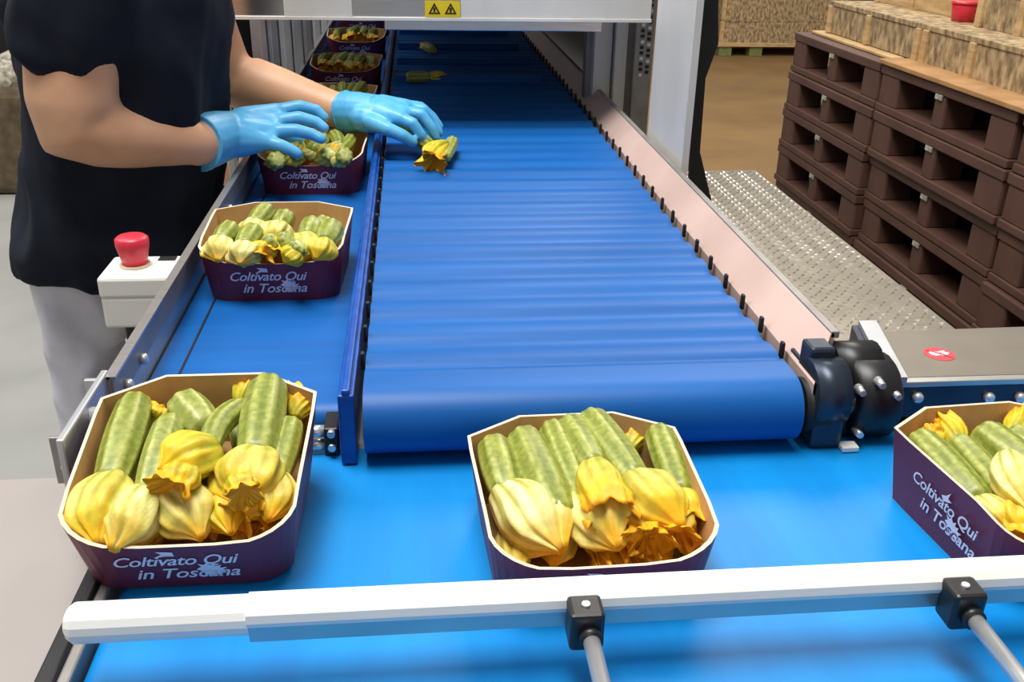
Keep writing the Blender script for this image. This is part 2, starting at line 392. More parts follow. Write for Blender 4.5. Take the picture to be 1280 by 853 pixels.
# ------------------------------------------------------------------ gantry
gan = empty('sorting_gantry', (.1, 2.35, 0), 'white and steel gantry spanning the belts with yellow warning sticker', 'machine')
GYF = 2.02
zb0, zb1 = PY(600, 24, GYF).z, PY(600, -60, GYF).z
zb2 = PY(600, 38, GYF+.05).z
xl, xr = PY(262, 10, GYF).x, PY(815, 10, GYF).x
MB().box(xl, xr, GYF, GYF+.05, zb0, zb1, b=.002).build('beam', 'steel_x', gan)
f1, f2 = PY(355, 10, GYF).x, PY(440, 10, GYF).x
MB().box(f1, f2, GYF-.004, GYF, zb0+.003, zb1-.01, b=.001).build('beam_reflection', 'whitepaint', gan)  # white reflection in the steel beam laid on as a panel
f1 = PY(576, 10, GYF).x
MB().box(f1, xr-.002, GYF-.004, GYF, zb0+.003, zb1-.01, b=.001).build('beam_reflection', 'whitepaint', gan)  # second white reflection in the beam, also laid on in white
MB().box(xl, xr+.0, GYF-.006, GYF+.02, zb0-.004, zb0+.003, b=.001).build('beam_lip', 'whitepaint', gan)
MB().box(PY(480, 30, GYF+.05).x, PY(752, 30, GYF+.05).x, GYF+.04, GYF+.06, zb2, zb0+.01, b=.002).build('lower_bar', 'steel_x', gan)
sx0, sx1 = PY(531, 10, GYF).x, PY(575, 10, GYF).x
st = MB().box(sx0, sx1, GYF-.0055, GYF-.0035, zb0+.004, zb0+.034).build('warning_sticker', 'yellow', gan); st['label'] = 'yellow warning sticker with two black triangle signs'
for q in (.27, .73):
    cx = sx0+(sx1-sx0)*q; w_ = .012; zc = zb0+.019; tri = MB()
    o_ = [(cx-w_, zc-.009), (cx+w_, zc-.009), (cx, zc+.012)]; i_ = [(cx-w_*.62, zc-.0065), (cx+w_*.62, zc-.0065), (cx, zc+.0065)]
    tri.add([(a, GYF-.0062, b_) for a, b_ in o_+i_], [(0, 1, 4, 3), (1, 2, 5, 4), (2, 0, 3, 5)])
    tri.box(cx-.002, cx+.002, GYF-.0064, GYF-.006, zc-.005, zc+.003)
    tri.build('warning_triangle', 'black', st)
GYF = 2.3
def upright(px0, px1, Y, m='alu', z0=0., z1=None, dy=.04, name='upright'):
    a, c = PY(px0, 80, Y).x, PY(px1, 80, Y).x
    return MB().box(a, c, Y, Y+dy, z0, z1 or zb1, b=.002).build(name, m, gan)
upright(742, 764, GYF+.02, 'whitepaint')
upright(768, 783, GYF-.0, 'whitepaint')
upright(783, 792, GYF+.02, 'dullsteel')
o = upright(792, 815, GYF-.02, 'dullsteel', .3, zb1, .02, 'slotted_rail')
a, c = PY(792, 80, GYF-.02).x, PY(815, 80, GYF-.02).x
for i in range(16):
    for j in (0, 1):
        zz = ZB+.075+i*.0125+j*.006; xx = a+(c-a)*(.38+.36*j)
        MB().box(xx-.004, xx+.004, GYF-.0225, GYF-.0195, zz-.0035, zz+.0035).build('slot', 'black' if (i+j) % 3 else 'white', o)
upright(732, 742, GYF+.05, 'dullsteel')
# left uprights outside the lane
for a_, c_, Y in ((272, 281, 2.1), (286, 297, 2.2)):
    upright(a_, c_, Y, 'whitepaint', 0, zb1, .03)
for px_, wd, Y in ((345, 9, 2.25), (361, 10, 2.5), (375, 9, 2.75), (388, 8, 3.05), (399, 8, 3.4), (408, 7, 3.8), (331, 8, 2.15)):
    a_, c_ = PY(px_-wd/2, 70, Y).x, PY(px_+wd/2, 70, Y).x
    MB().box(a_, c_, Y, Y+.03, 0, 1.75, b=.002).build('upright', 'alu', gan)
    MB().box(a_-.02, a_+.0, Y+.01, Y+.03, .3, 1.75).build('upright_channel', 'alu', gan)
# white side sheet toward the camera
pa = Pz(815, 188, 1.10); pb = Pz(862, 246, 1.10)
pa = V((.452, 1.74, 0)); pb = V((.452, 1.43, 0))
side = MB()
side.prism([(.457, 1.86, .8), (.457, 1.60, .8), (.457, 1.60, 1.75), (.457, 1.86, 1.75)], (.012, 0, 0))
side.build('side_sheet', 'whitepaint', gan)
# hood added out of view above the far belt to shade it
MB().box(-.33, xr+.09, 2.07, 5.2, 1.40, 1.48, b=.004).build('unseen_hood', 'whitepaint', gan)
MB().box(xr+.08, xr+.09, GYF+.10, 5.2, ZB-.2, 1.42).build('shade_panel', 'darkmetal', gan)  # dark panel standing in for belt in shade beyond the guard
# flat black stand-in for a dark standing shape behind the white sheet
Yk = 1.72
pp = [PY(x, y, Yk) for x, y in ((872, -60), (898, -60), (898, 55), (882, 98), (875, 190), (894, 270), (872, 292), (862, 225))]
bs = MB().prism(pp, (.0, .012, 0)).build('dark_stand_in', 'blackrub'); tag(bs, 'flat black stand-in for a dark shape behind the white gantry sheet', 'sheet')

# ------------------------------------------------------------------ tread plate walkway
tw = empty('walkway_platform', (.7, 1.9, 0), 'aluminium tread plate walkway between the conveyor and the brown pallets', 'walkway')
TZ = .85; tx0, tx1, ty0, ty1 = .47, .93, 1.06, 2.52
MB().box(tx0, tx1, ty0, ty1, TZ-.012, TZ, b=.001).build('plate', 'tread', tw)
bm_ = MB(); i = 0
yy = ty0+.02
while yy < ty1-.01:
    xx = tx0+.012+(.0125 if i % 2 else 0)
    while xx < tx1-.008:
        s_ = 1 if (i+int((xx-tx0)/.025)) % 2 else -1
        dx, dy = .0075*.8, .0075*.6*s_
        nx, ny = -dy*.35, dx*.35
        bm_.add([(xx-dx, yy-dy, TZ-.0002), (xx+nx, yy+ny, TZ-.0002), (xx+dx, yy+dy, TZ-.0002), (xx-nx, yy-ny, TZ-.0002), (xx, yy, TZ+.0034)], [(0, 3, 4), (3, 2, 4), (2, 1, 4), (1, 0, 4)])
        xx += .025
    yy += .0145; i += 1
o = bm_.build('raised_bars', 'treadbar', tw); o['kind'] = 'stuff'
MB().box(tx1-.004, tx1, ty0, ty1, TZ-.05, TZ-.002).build('edge_skirt', 'dullsteel', tw)
for xx in (tx0+.03, tx1-.03):
    for yv in (ty0+.05, ty1-.05): MB().box(xx-.02, xx+.02, yv-.02, yv+.02, 0, TZ-.01, b=.003).build('leg', 'dullsteel', tw)

# motor cover with the prohibition sticker
mc = empty('motor_cover', (.8, .95, 0), 'taupe metal motor cover with round red no-hands sticker beside the cross belt', 'machine cover')
CZ = 1.05
mx0 = .512
tpz = [(.552, 1.014), (1.3, 1.03), (1.3, .893), (.522, .893)]
MB().prism([(x, y_, CZ-.006) for x, y_ in tpz], (0, 0, .006)).build('cover_top', 'covertop', mc)
MB().box(.50, 1.3, .884, .892, CZ-.045, CZ-.006, b=.001).build('front_plate', 'darkmetal', mc)
MB().box(.52, 1.3, .882, .894, CZ-.007, CZ-.0005, b=.001).build('front_edge', 'steel', mc)
MB().prism([(.500, .878, CZ-.004), (.522, .878, CZ-.004), (.556, 1.03, CZ-.004), (.534, 1.03, CZ-.004)], (0, 0, .012)).build('edge_profile', 'alu', mc)
MB().prism([(.490, .878, CZ-.06), (.500, .878, CZ-.06), (.536, 1.03, CZ-.06), (.526, 1.03, CZ-.06)], (0, 0, .062)).build('end_plate', 'darkmetal', mc)
for px_ in (1146, 1235, 1274):
    c = PY(px_, 496, .884)
    MB().tube([(c.x, .884, c.z), (c.x, .879, c.z), (c.x, .876, c.z)], [.0065, .006, .003], 12).build('bolt', 'chrome', mc)
MB().box(.51, 1.3, .9, 1.02, .2, CZ-.02).build('cover_body', 'darkmetal', mc)
MB().box(.55, 1.28, .92, 1.0, 0, .21).build('cover_foot', 'darkmetal', mc)
sp_ = Pz(1174, 443, CZ)
stk = MB().tube([(sp_.x, sp_.y, CZ-.0005), (sp_.x, sp_.y, CZ+.0006)], .0175, 28).build('prohibition_sticker', 'stred', mc); stk['label'] = 'round red sticker with white hand symbol'
hs_ = MB()
def blob(cx, cy_, rx, ry, ang, z):
    n = 14; return [(cx+rx*math.cos(t)*math.cos(ang)-ry*math.sin(t)*math.sin(ang), cy_+rx*math.cos(t)*math.sin(ang)+ry*math.sin(t)*math.cos(ang), z) for t in [2*PI*k/n for k in range(n)]]
for bx2 in (blob(sp_.x-.005, sp_.y+.001, .0065, .006, 0, CZ+.0009), blob(sp_.x+.006, sp_.y-.001, .007, .0032, .5, CZ+.0009), blob(sp_.x+.005, sp_.y+.005, .005, .002, .3, CZ+.0009)):
    hs_.add(bx2, [list(range(14))])
hs_.build('hand_symbol', 'print', stk)
bar = MB(); bar.add([(sp_.x-.012, sp_.y+.010, CZ+.0012), (sp_.x-.0095, sp_.y+.012, CZ+.0012), (sp_.x+.012, sp_.y-.010, CZ+.0012), (sp_.x+.0095, sp_.y-.012, CZ+.0012)], [(0, 1, 2, 3)]); bar.build('symbol_bar', 'stred', stk)

# ------------------------------------------------------------------ pallets
def pallet_mesh(L=.78, D=.62, H=.15):
    """plastic pallet: origin at the base, long face with two fork openings looks to -X; L runs along Y"""
    mb = MB()
    mb.box(0, D, 0, L, H-.032, H-.002, b=.004)                 # deck
    mb.box(0, D, 0, L, 0, .024, b=.004)                     # runners
    for (a, c) in ((0, .13), (.355, .425), (.65, .78)):
        for (x0, x1) in ((0, .11), (D/2-.06, D/2+.06), (D-.11, D)):
            mb.box(x0+.004, x1-.004, a+.004, c-.004, .02, H-.03, b=.008)
    mb.box(D-.02, D-.01, .05, L-.05, .02, H-.03)
    return mb.mesh('pallet')
pm = pallet_mesh(); pm.materials.append(M['pallet'])
tagme = MB().box(-.002, .001, .37, .41, .105, .119).mesh('tag'); tagme.materials.append(M['palecrop'])
gapme = None
ordw = ['lowest', 'second', 'third', 'fourth', 'fifth', 'sixth', 'topmost']
for s_, (y0, nm) in enumerate(((3.115, 'far stack beside the back crates'), (2.32, 'stack beside the tread plate, under the tan sheet'), (1.525, 'stack nearest the motor cover'))):
    for k in range(7):
        jx = R.uniform(-.012, .012); jy = R.uniform(-.006, .006)
        e_ = empty('pallet', (1.53+jx, y0+jy, .15*k), 'brown plastic pallet, %s of the %s' % (ordw[k], nm), 'pallet', 'stacked brown pallets')
        o = bpy.data.objects.new('pallet_body', pm); COL.objects.link(o); o.parent = e_
        o = bpy.data.objects.new('pallet_tag', tagme); COL.objects.link(o); o.parent = e_
# tan sheets and crates on top
zt = 1.05
o = MB().box(1.515, 2.2, 1.5, 3.11, zt-.001, zt+.014, b=.003).build('top_sheet', 'osbtop'); tag(o, 'tan board sheet lying on the brown pallet stacks', 'board')
o = MB().box(1.58, 2.12, 3.15, 3.86, zt-.001, zt+.010, b=.003).build('top_sheet', 'wood'); tag(o, 'small pale board lying on the far pallet stack', 'board')
def crate(loc, Lx, Ly, H, rz, label, m='osb', group=None):
    e_ = empty('wooden_crate', loc, label, 'crate', group); e_.rotation_euler.z = rz
    t = .018
    def part(nm, mm, *a, **k):
        me = MB().box(*a, **k).mesh(nm); me.materials.append(M[mm]); o = bpy.data.objects.new(nm, me); COL.objects.link(o); o.parent = e_
    part('side_panel', m, 0, Lx, 0, t, 0, H, b=.002); part('side_panel', m, 0, Lx, Ly-t, Ly, 0, H, b=.002)
    part('end_panel', m, 0, t, t, Ly-t, 0, H, b=.002); part('end_panel', m, Lx-t, Lx, t, Ly-t, 0, H, b=.002)
    part('bottom', m, t, Lx-t, t, Ly-t, 0, .015)
    part('lid', m, -.004, Lx+.004, -.004, Ly+.004, H-.001, H+.016, b=.002)
    for yv in (0, Ly*.5, Ly-.03): part('batten', 'wood', -.010, .001, yv, yv+.03, 0, H, b=.002)
    for xv in (0, Lx-.03): part('batten', 'wood', xv, xv+.03, -.010, .001, 0, H, b=.002)
    return e_
c1 = Pz(1160, 58, 1.065); c2 = Pz(1255, 106, 1.065)
crate((1.62, 2.42, zt+.012), .62, .62, .10, 0, 'strand board crate on the tan sheet, next to its end', 'osb', 'crates on the pallets')
crate((1.62, 3.06, zt+.012), .5, .74, .10, 0, 'strand board crate on the far pallet stack', 'osb', 'crates on the pallets')
crate((1.82, 3.225, zt+.128), .5, .56, .10, .05, 'strand board crate stacked on top of the far crate', 'wood', 'crates on the pallets')
crate((1.76, 2.5, zt+.128), .46, .5, .10, 0, 'strand board crate stacked upon the nearer crate', 'osb', 'crates on the pallets')
rp = V((1.79, 3.135, zt+.128))
o = empty('red_tub', rp, 'small red plastic tub standing on the strand board crate', 'tub')
MB().tube([rp+V((0, 0, h)) for h in (0, .002, .05, .055)], [.032, .036, .042, .040], 20).build('tub_body', 'red', o)
MB().tube([rp+V((0, 0, h)) for h in (.054, .060, .064)], [.045, .045, .038], 20).build('tub_lid', 'red', o)
# back crates on a pallet
by0 = 10.45
for k, H in enumerate((.22, .26, .26)):
    crate((3.28-.0, by0, .14+sum((.22, .26, .26)[:k])+.016*k), 1.35, 1.0, H, 0, ['pale wooden crate, lowest of the far stack on the pallet', 'pale wooden crate, middle of the far stack', 'pale wooden crate, top of the far stack'][k], 'osb', 'far crates')
e_ = empty('wooden_pallet', (3.28, by0, 0), 'wooden pallet with greenish blocks under the far crates', 'pallet')
MB().box(3.24, 4.65, by0-.02, by0+1.02, .10, .142, b=.003).build('deck', 'wood', e_)
for xx in (3.28, 3.62, 4.5): MB().box(xx, xx+.14, by0, by0+.14, .0, .101, b=.004).build('block', 'green', e_)
MB().box(3.24, 4.65, by0+.6, by0+.75, .0, .101).build('bearer', 'wood', e_)

# left background
o = empty('produce_bin', (-2.5, 5.5, 0), 'brown burlap lined bin of pale produce standing on the concrete', 'bin')
b = MB(); b.box(-3.6, -1.93, 5.3, 6.2, 0, .56, b=.04); b.build('bin_body', 'sack', o)
b = MB()
for i in range(60):
    x, y_ = R.uniform(-3.5, -2.0), R.uniform(5.36, 6.1); r_ = R.uniform(.05, .09)
    b.tube([(x-r_, y_, .56), (x-r_*.6, y_, .57), (x, y_, .58), (x+r_*.6, y_, .57), (x+r_, y_, .56)], [r_*.3, r_*.8, r_, r_*.8, r_*.3], 8)
q = b.build('produce', 'palecrop', o); q['kind'] = 'stuff'
o = empty('dark_crate', (-3, 7.4, 0), 'tall dark crate of leafy greens behind the burlap bin', 'crate')
MB().box(-4.4, -2.2, 7.2, 8.2, 0, 1.2, b=.02).build('crate_body', 'blackrub', o)
b = MB()
for i in range(90):
    c = V((R.uniform(-4.3, -2.3), R.uniform(7.15, 8.0), R.uniform(.9, 1.35))); d = V((R.uniform(-1, 1), R.uniform(-1, 1), R.uniform(-.6, 1))).normalized()*.14; s_ = d.cross(V((0, 0, 1))).normalized()*.05
    b.add([c-d, c+s_, c+d, c-s_], [(0, 1, 2, 3)])
q = b.build('greens', 'leaf', o); q['kind'] = 'stuff'
a_ = PY(22, 105, 3.2); c_ = PY(35, 105, 3.2)
o = MB().box(a_.x, c_.x, 3.2, 3.25, 0, 2.4, b=.004).build('post', 'whitepaint'); tag(o, 'slim white post standing behind the worker in navy', 'post')

# ------------------------------------------------------------------ courgettes
def cols(me, c):
    a = me.color_attributes.new('Col', 'FLOAT_COLOR', 'POINT')
    for i, q in enumerate(c): a.data[i].color = (*q, 1)
def lerp(a, b, t): t = max(0, min(1, t)); return tuple(x+(y_-x)*t for x, y_ in zip(a, b))
G_D, G_L, G_Y = lin(112, 124, 38), lin(176, 180, 80), lin(220, 218, 146)
Y_P, Y_Y, Y_O, Y_G = lin(246, 240, 176), lin(252, 214, 30), lin(255, 178, 18), lin(160, 166, 40)
def basis(t, up=V((0, 0, 1))):
    a = up-t*up.dot(t)
    a = a.normalized() if a.length > 1e-4 else V((1, 0, 0)); return a, t.cross(a)
def fruit(p0, p1, r, seed, bend=.0, pale=0.):
    rd = random.Random(seed); n, m = 32, 15
    ax = p1-p0; L = ax.length; t = ax.normalized(); up, sd = basis(t)
    vs_, cs = [], []
    ph = rd.uniform(0, 6)
    for i in range(m):
        s = i/(m-1)
        rad = r*(.80+.28*math.sin(PI*min(1, s*.85+.12))**.8)*(1 if s > .04 else .86)
        c = p0+ax*s+sd*bend*math.sin(PI*s)*L+up*abs(bend)*.25*math.sin(PI*s)*L
        for k in range(n):
            th = 2*PI*k/n
            rr_ = rad*(1+.05*math.cos(8*th+ph)*(1-.4*s))
            vs_.append(c+(up*math.cos(th)+sd*math.sin(th))*rr_)
            st = .5+.5*math.cos(8*th+ph)
            nz = .6*noise.noise(V((math.cos(th)*4.5+seed, math.sin(th)*4.5, s*1.6)))+.35*noise.noise(V((math.cos(th)*7, math.sin(th)*7+seed, s*14)))
            col = lerp(G_D, G_L, .25+.55*st+.6*nz)
            col = lerp(col, G_Y, max(0, st-.55)*1.2*(.5+nz)+pale)
            cs.append(col)
    fs = [[i*n+k, i*n+(k+1) % n, (i+1)*n+(k+1) % n, (i+1)*n+k] for i in range(m-1) for k in range(n)]
    # cut stem end, slightly dished
    c0 = p0-t*r*.10
    b0 = len(vs_)
    for k in range(n):
        th = 2*PI*k/n; vs_.append(p0-t*r*.12+(up*math.cos(th)+sd*math.sin(th))*r*.62*(1+.08*math.cos(5*th))); cs.append(lerp(G_L, G_Y, .5))
    fs += [[b0+k, b0+(k+1) % n, (k+1) % n, k] for k in range(n)]
    vs_.append(p0-t*r*.02); cs.append(G_Y); fs += [[len(vs_)-1, b0+(k+1) % n, b0+k] for k in range(n)]
    vs_.append(p1+t*r*.3); cs.append(G_L); fs += [[(m-1)*n+k, (m-1)*n+(k+1) % n, len(vs_)-1] for k in range(n)]
    mb = MB().add(vs_, fs, 0, True); me = mb.mesh('fruit'); cols(me, cs); return me
def blossom(p0, p1, wd, seed, style='bud', pale=.4):
    """pleated squash flower from its neck p0 to its tip p1; style bud, open or crumpled"""
    rd = random.Random(seed*3+1); n, m = 60, 18
    ax = p1-p0; L = ax.length; t = ax.normalized(); up, sd = basis(t)
    tw_ = rd.uniform(-1.0, 1.0); ph = rd.uniform(0, 6); bend = rd.uniform(-.08, .08)
    vs_, cs = [], []
    for i in range(m):
        s = i/(m-1)
        if style == 'bud': rad = .36+.70*math.sin(PI*min(1, (s*.86+.06)))**.9*(1-.25*s); rad *= (1-.72*max(0, s-.72)/.28)
        elif style == 'open': rad = (.36+.55*math.sin(PI*min(1, s*1.1))**.8 if s < .62 else .72+.30*((s-.62)/.38)**1.5)
        else: rad = .42+.50*math.sin(PI*min(1, s*.8+.05))
        c = p0+ax*s+sd*bend*L*math.sin(PI*s)
        for k in range(n):
            th = 2*PI*k/n
            a = 5*(th+tw_*s)+ph
            p2_, p3_ = math.cos(2*a+.6), math.cos(3*a+2)
            pl = .07*math.cos(a)+.055*p2_*min(1, s*4)+.03*p3_*min(1, s*3)
            amp = (.6+.9*s) if style == 'bud' else (.6+1.1*s)
            nz = noise.noise(V((math.cos(th)*1.6+seed*2.1, math.sin(th)*1.6, s*2.6)))
            if style != 'bud': pl += .28*nz*s + .10*noise.noise(V((math.cos(th)*4+seed, math.sin(th)*4, s*6)))*s
            else: pl += .14*nz
            rr_ = max(.03, rad*(1+amp*pl))*wd*.5
            ext = 0
            if style != 'bud' and s > .55: ext = L*.07*math.cos(a)*(s-.55)/.45
            vs_.append(c+(up*math.cos(th)*.82+sd*math.sin(th))*rr_+t*ext)
            crease = max(0, -p2_); rib = max(0, math.cos(a))**4
            base = lerp(lerp(Y_G, Y_Y, .45), Y_P, pale)
            col = lerp(base, Y_Y, s*1.5-.25-.45*pale+nz*.45)
            col = lerp(col, Y_G, (1.0*crease+.6*rib)*(1.08-s*.8))
            og = (s-.76)*2.6 if style == 'bud' else (s-.45)*1.5
            col = lerp(col, Y_O, og+nz*.5 if og > 0 else 0)
            cs.append(col)
    fs = [[i*n+k, i*n+(k+1) % n, (i+1)*n+(k+1) % n, (i+1)*n+k] for i in range(m-1) for k in range(n)]
    vs_.append(p0-t*wd*.02); cs.append(G_L); fs += [[len(vs_)-1, (k+1) % n, k] for k in range(n)]
    # inside of the mouth
    dep = .55 if style != 'bud' else .03
    vs_.append(p1-t*L*dep); cs.append(Y_O); fs += [[(m-1)*n+k, (m-1)*n+(k+1) % n, len(vs_)-1] for k in range(n)]
    mb = MB().add(vs_, fs, 0, True); me = mb.mesh('flower'); cols(me, cs); return me
SEED = [10]
def courgette(p0, p1, p2, r, wd, style, label, group, bend=0., pale=.4, fp=0., body=True):
    SEED[0] += 1; sd = SEED[0]
    nm = 'courgette' if (p2 is not None and body) or p2 is None else 'courgette_flower'
    e_ = empty(nm, p0 if body else p1, label, 'courgette' if body else 'flower', group)
    if body: link('fruit', fruit(p0, p1, r, sd, bend, fp), 'veg', e_)
    if p2 is not None:
        ax = (p2-p1).normalized()
        link('flower', blossom(p1-ax*r*.35, p2, wd, sd, style, pale), 'petal', e_)
    return e_

# ------------------------------------------------------------------ boxes
BW, BL, BH = .196, .208, .076
def box_outline(w_, l_, cb=(.052, .034), rf=.03):
    pts = []
    hw, hl = w_/2, l_/2
    # start back left, clockwise seen from above
    pts += [(-hw+cb[0], hl, 1), (hw-cb[0], hl, 1), (hw, hl-cb[1], 1)]
    for i in range(5): pts.append((hw-.004*(i/4), hl-cb[1]-(l_-cb[1]-rf-.02)*(i+1)/5, 1))
    for i in range(1, 7):
        a = i/6*PI/2; pts.append((hw-.004-rf*1.25*(1-math.cos(a)), -hl+rf-rf*math.sin(a), 1-.25*i/6))
    pts.append((hw*.3, -hl, .72)); pts.append((-hw*.3, -hl, .72))
    for i in range(6, 0, -1):
        a = i/6*PI/2; pts.append((-(hw-.004-rf*1.25*(1-math.cos(a))), -hl+rf-rf*math.sin(a), 1-.25*i/6))
    for i in range(4, -1, -1): pts.append((-(hw-.004*(i/4)), hl-cb[1]-(l_-cb[1]-rf-.02)*(i+1)/5, 1))
    pts.append((-hw, hl-cb[1], 1))
    return pts
def box_mesh():
    o_ = box_outline(BW, BL); n = len(o_); th = .003
    def ring(k, inset, zf): return [((x*k)*(1-inset/(BW/2)), (y_*k)*(1-inset/(BL/2)), zf(h)) for x, y_, h in o_]
    r0 = ring(.90, 0, lambda h: 0); r1 = ring(1, 0, lambda h: h*BH); r2 = ring(1, th, lambda h: h*BH); r3 = ring(.90, th, lambda h: th)
    f = []; mi = []
    for k in range(n):
        j = (k+1) % n
        f += [[k, j, n+j, n+k], [n+k, n+j, 2*n+j, 2*n+k], [2*n+k, 2*n+j, 3*n+j, 3*n+k]]; mi += [0, 2, 1]
    f += [list(range(n))[::-1], [3*n+k for k in range(n)]]; mi += [0, 1]
    me = bpy.data.meshes.new('box_body'); me.from_pydata(r0+r1+r2+r3, [], f)
    for i, p in enumerate(me.polygons): p.material_index = mi[i]
    for q in ('purple', 'kraft', 'cutedge'): me.materials.append(M[q])
    bm = bmesh.new(); bm.from_mesh(me); bmesh.ops.recalc_face_normals(bm, faces=bm.faces); bm.to_mesh(me); bm.free()
    return me
boxme = box_mesh()
t1 = text_mesh('Coltivato Qui', .0185, .35, .95); t2 = text_mesh('in Toscana', .0195, .35, .98)
for t in (t1, t2): t.materials.append(M['print'])
hp = [(-14, 2), (-9, 6), (-12, 11), (-6, 9), (-3, 13), (0, 8), (5, 12), (4, 6), (10, 8), (8, 3), (15, 4), (10, -1), (14, -6), (8, -5), (9, -12), (4, -7), (0, -11), (-2, -6), (-8, -10), (-7, -4), (-13, -5), (-9, -1)]
em_ = bpy.data.meshes.new('emblem'); em_.from_pydata([(x*.00085, y_*.00085, 0) for x, y_ in hp]+[(0, 0, 0)], [], [(i, (i+1) % len(hp), len(hp)) for i in range(len(hp))]); em_.materials.append(M['print'])
hp2 = [(0, 0), (6, 3), (12, 9), (9, 2), (14, 1), (8, -2), (3, -4)]
em2 = bpy.data.meshes.new('emblem_wing'); em2.from_pydata([(x*.0011, y_*.0011, 0) for x, y_ in hp2], [], [list(range(len(hp2)))]); em2.materials.append(M['print'])
TILT = math.atan2(BL/2*.10, BH*.72)
def put_print(e_, side):
    def place(me, nm, u_, v, rz=0):
        o = bpy.data.objects.new(nm, me); COL.objects.link(o); o.parent = e_
        if side == 'front':
            y_ = -BL/2*(.90+.10*(v/(BH*.72)))-.0008
            o.matrix_local = Matrix.Translation((u_, y_, v)) @ Matrix.Rotation(PI/2+TILT, 4, 'X') @ Matrix.Rotation(rz, 4, 'Z')
        else:
            x = -BW/2*(.90+.10*(v/BH))-.0008+.002
            o.matrix_local = Matrix.Translation((x-.001, -u_-.021, v)) @ Matrix.Rotation(-PI/2, 4, 'Z') @ Matrix.Rotation(PI/2+math.atan2(BW/2*.1, BH), 4, 'X')
        return o
    if side == 'front':
        place(t1, 'lettering', -.006, .031); place(t2, 'lettering', .002, .013); place(em_, 'emblem', .022, .022); place(em2, 'emblem', -.004, .043, 2.6)
    else:
        place(t1, 'lettering', -.006, .042); place(t2, 'lettering', .002, .022); place(em_, 'emblem', .012, .032); place(em2, 'emblem', -.008, .055)
def box(loc, label, rz=0, tilt=0, sides=('front',), scale=1.):
    e_ = empty('produce_box', loc, label, 'box', 'purple produce boxes')
    e_.rotation_euler = (tilt, 0, rz); e_.scale = (scale,)*3
    o = bpy.data.objects.new('box_body', boxme); COL.objects.link(o); o.parent = e_
    for s in sides: put_print(e_, s)
    bpy.context.view_layer.update()
    return e_
def fill(e_, label, group, n=6, seed=1, zlo=.03, rr_=.013, base=.0):
    """a layer of courgettes lying front to back in a box"""
    rd = random.Random(seed); Mx = e_.matrix_basis
    for i in range(n):
        u_ = -BW*.37+BW*.74*(i+.5)/n
        z = zlo+rd.uniform(0, .012)
        p0 = V((u_+rd.uniform(-.008, .008), BL*.40-rd.uniform(0, .02), z+.012)); p1 = V((u_+rd.uniform(-.014, .014), rd.uniform(-.02, .03), z+.004)); p2 = V((u_+rd.uniform(-.012, .012), -BL*.40+rd.uniform(0, .02), z+.004))
        courgette(Mx @ p0, Mx @ p1, Mx @ p2, rd.uniform(.011, rr_), rd.uniform(.03, .038), rd.choice(['bud', 'bud', 'crumpled', 'open']), label, group, rd.uniform(-.08, .08), rd.uniform(.2, .7))

# box 1: behind the guide rail, between the clamps
m0 = Pz(596, 535, ZC+BH); m1 = Pz(835, 533, ZC+BH)
mb_back = Pz(710, 517, ZC+BH); mb_front = Pz(760, 708, ZC+BH*.72)
bA = box((( Pz(596, 540, ZC+BH).x+Pz(836, 535, ZC+BH).x)/2, mb_back.y-BL/2, ZC), 'purple box of courgettes on the cross belt, directly behind the white guide rail', .02)
def zA(h): return ZC+h
GA = 'courgettes in the box behind the guide rail'
def cA(p0, p1, p2, r, wd, style, label, z=(.066, .056, .05), **k):
    courgette(Pz(*p0, zA(z[0])), Pz(*p1, zA(z[1])), Pz(*p2, zA(z[2])) if p2 else None, r, wd, style, label, GA, **k)
fill(bA, 'small courgette lying at the bottom of the box behind the guide rail', 'bottom layer behind the guide rail', 5, 3, .018, .012)
cA((617, 556), (634, 620), (704, 688), .0165, .062, 'bud', 'courgette with large white and yellow closed flower, behind the guide rail', pale=1.0)
cA((654, 548), (700, 648), None, .0185, .05, 'bud', 'thick pale green courgette without a flower, behind the guide rail')
cA((690, 536), (728, 628), (774, 686), .0145, .058, 'bud', 'courgette with white striped closed flower, behind the guide rail', pale=.75)
cA((712, 531), (744, 586), (768, 645), .015, .05, 'crumpled', 'courgette with short yellow crumpled flower, behind the guide rail', z=(.066, .07, .072), pale=.2)
cA((738, 524), (796, 604), (852, 660), .0165, .058, 'bud', 'courgette with green veined flower tipped orange, behind the guide rail', z=(.068, .066, .062), pale=.35)
cA((823, 541), (852, 620), (862, 664), .0145, .042, 'open', 'courgette with ragged orange flower in the box corner, behind the guide rail', pale=.1)
for (a, c, s_, wd) in (((812, 640), (812, 680), 'open', .04), ((846, 642), (842, 676), 'open', .038), ((785, 634), (794, 676), 'bud', .034)):
    courgette(Pz(*a, zA(.056)), Pz(*a, zA(.056)), Pz(*c, zA(.05)), .01, wd, s_, 'loose '+{(812, 640): 'ragged orange flower beside the green veined one', (846, 642): 'ragged orange flower in the box corner', (785, 634): 'narrow yellow flower under the ragged ones'}[a]+', behind the guide rail', GA, pale=.0, body=False)
for (a, c) in (((640, 552), (654, 530)), ((690, 545), (682, 530)), ((788, 560), (796, 538))):
    courgette(Pz(*a, zA(.05)), Pz(*a, zA(.05)), Pz(*c, zA(.058)), .008, .026, 'crumpled', 'small orange flower '+{(640, 552): 'beside the thick pale courgette', (690, 545): 'between two slim courgettes', (788, 560): 'beside the box corner courgette'}[a]+', back of box behind guide rail', GA, pale=0, body=False)

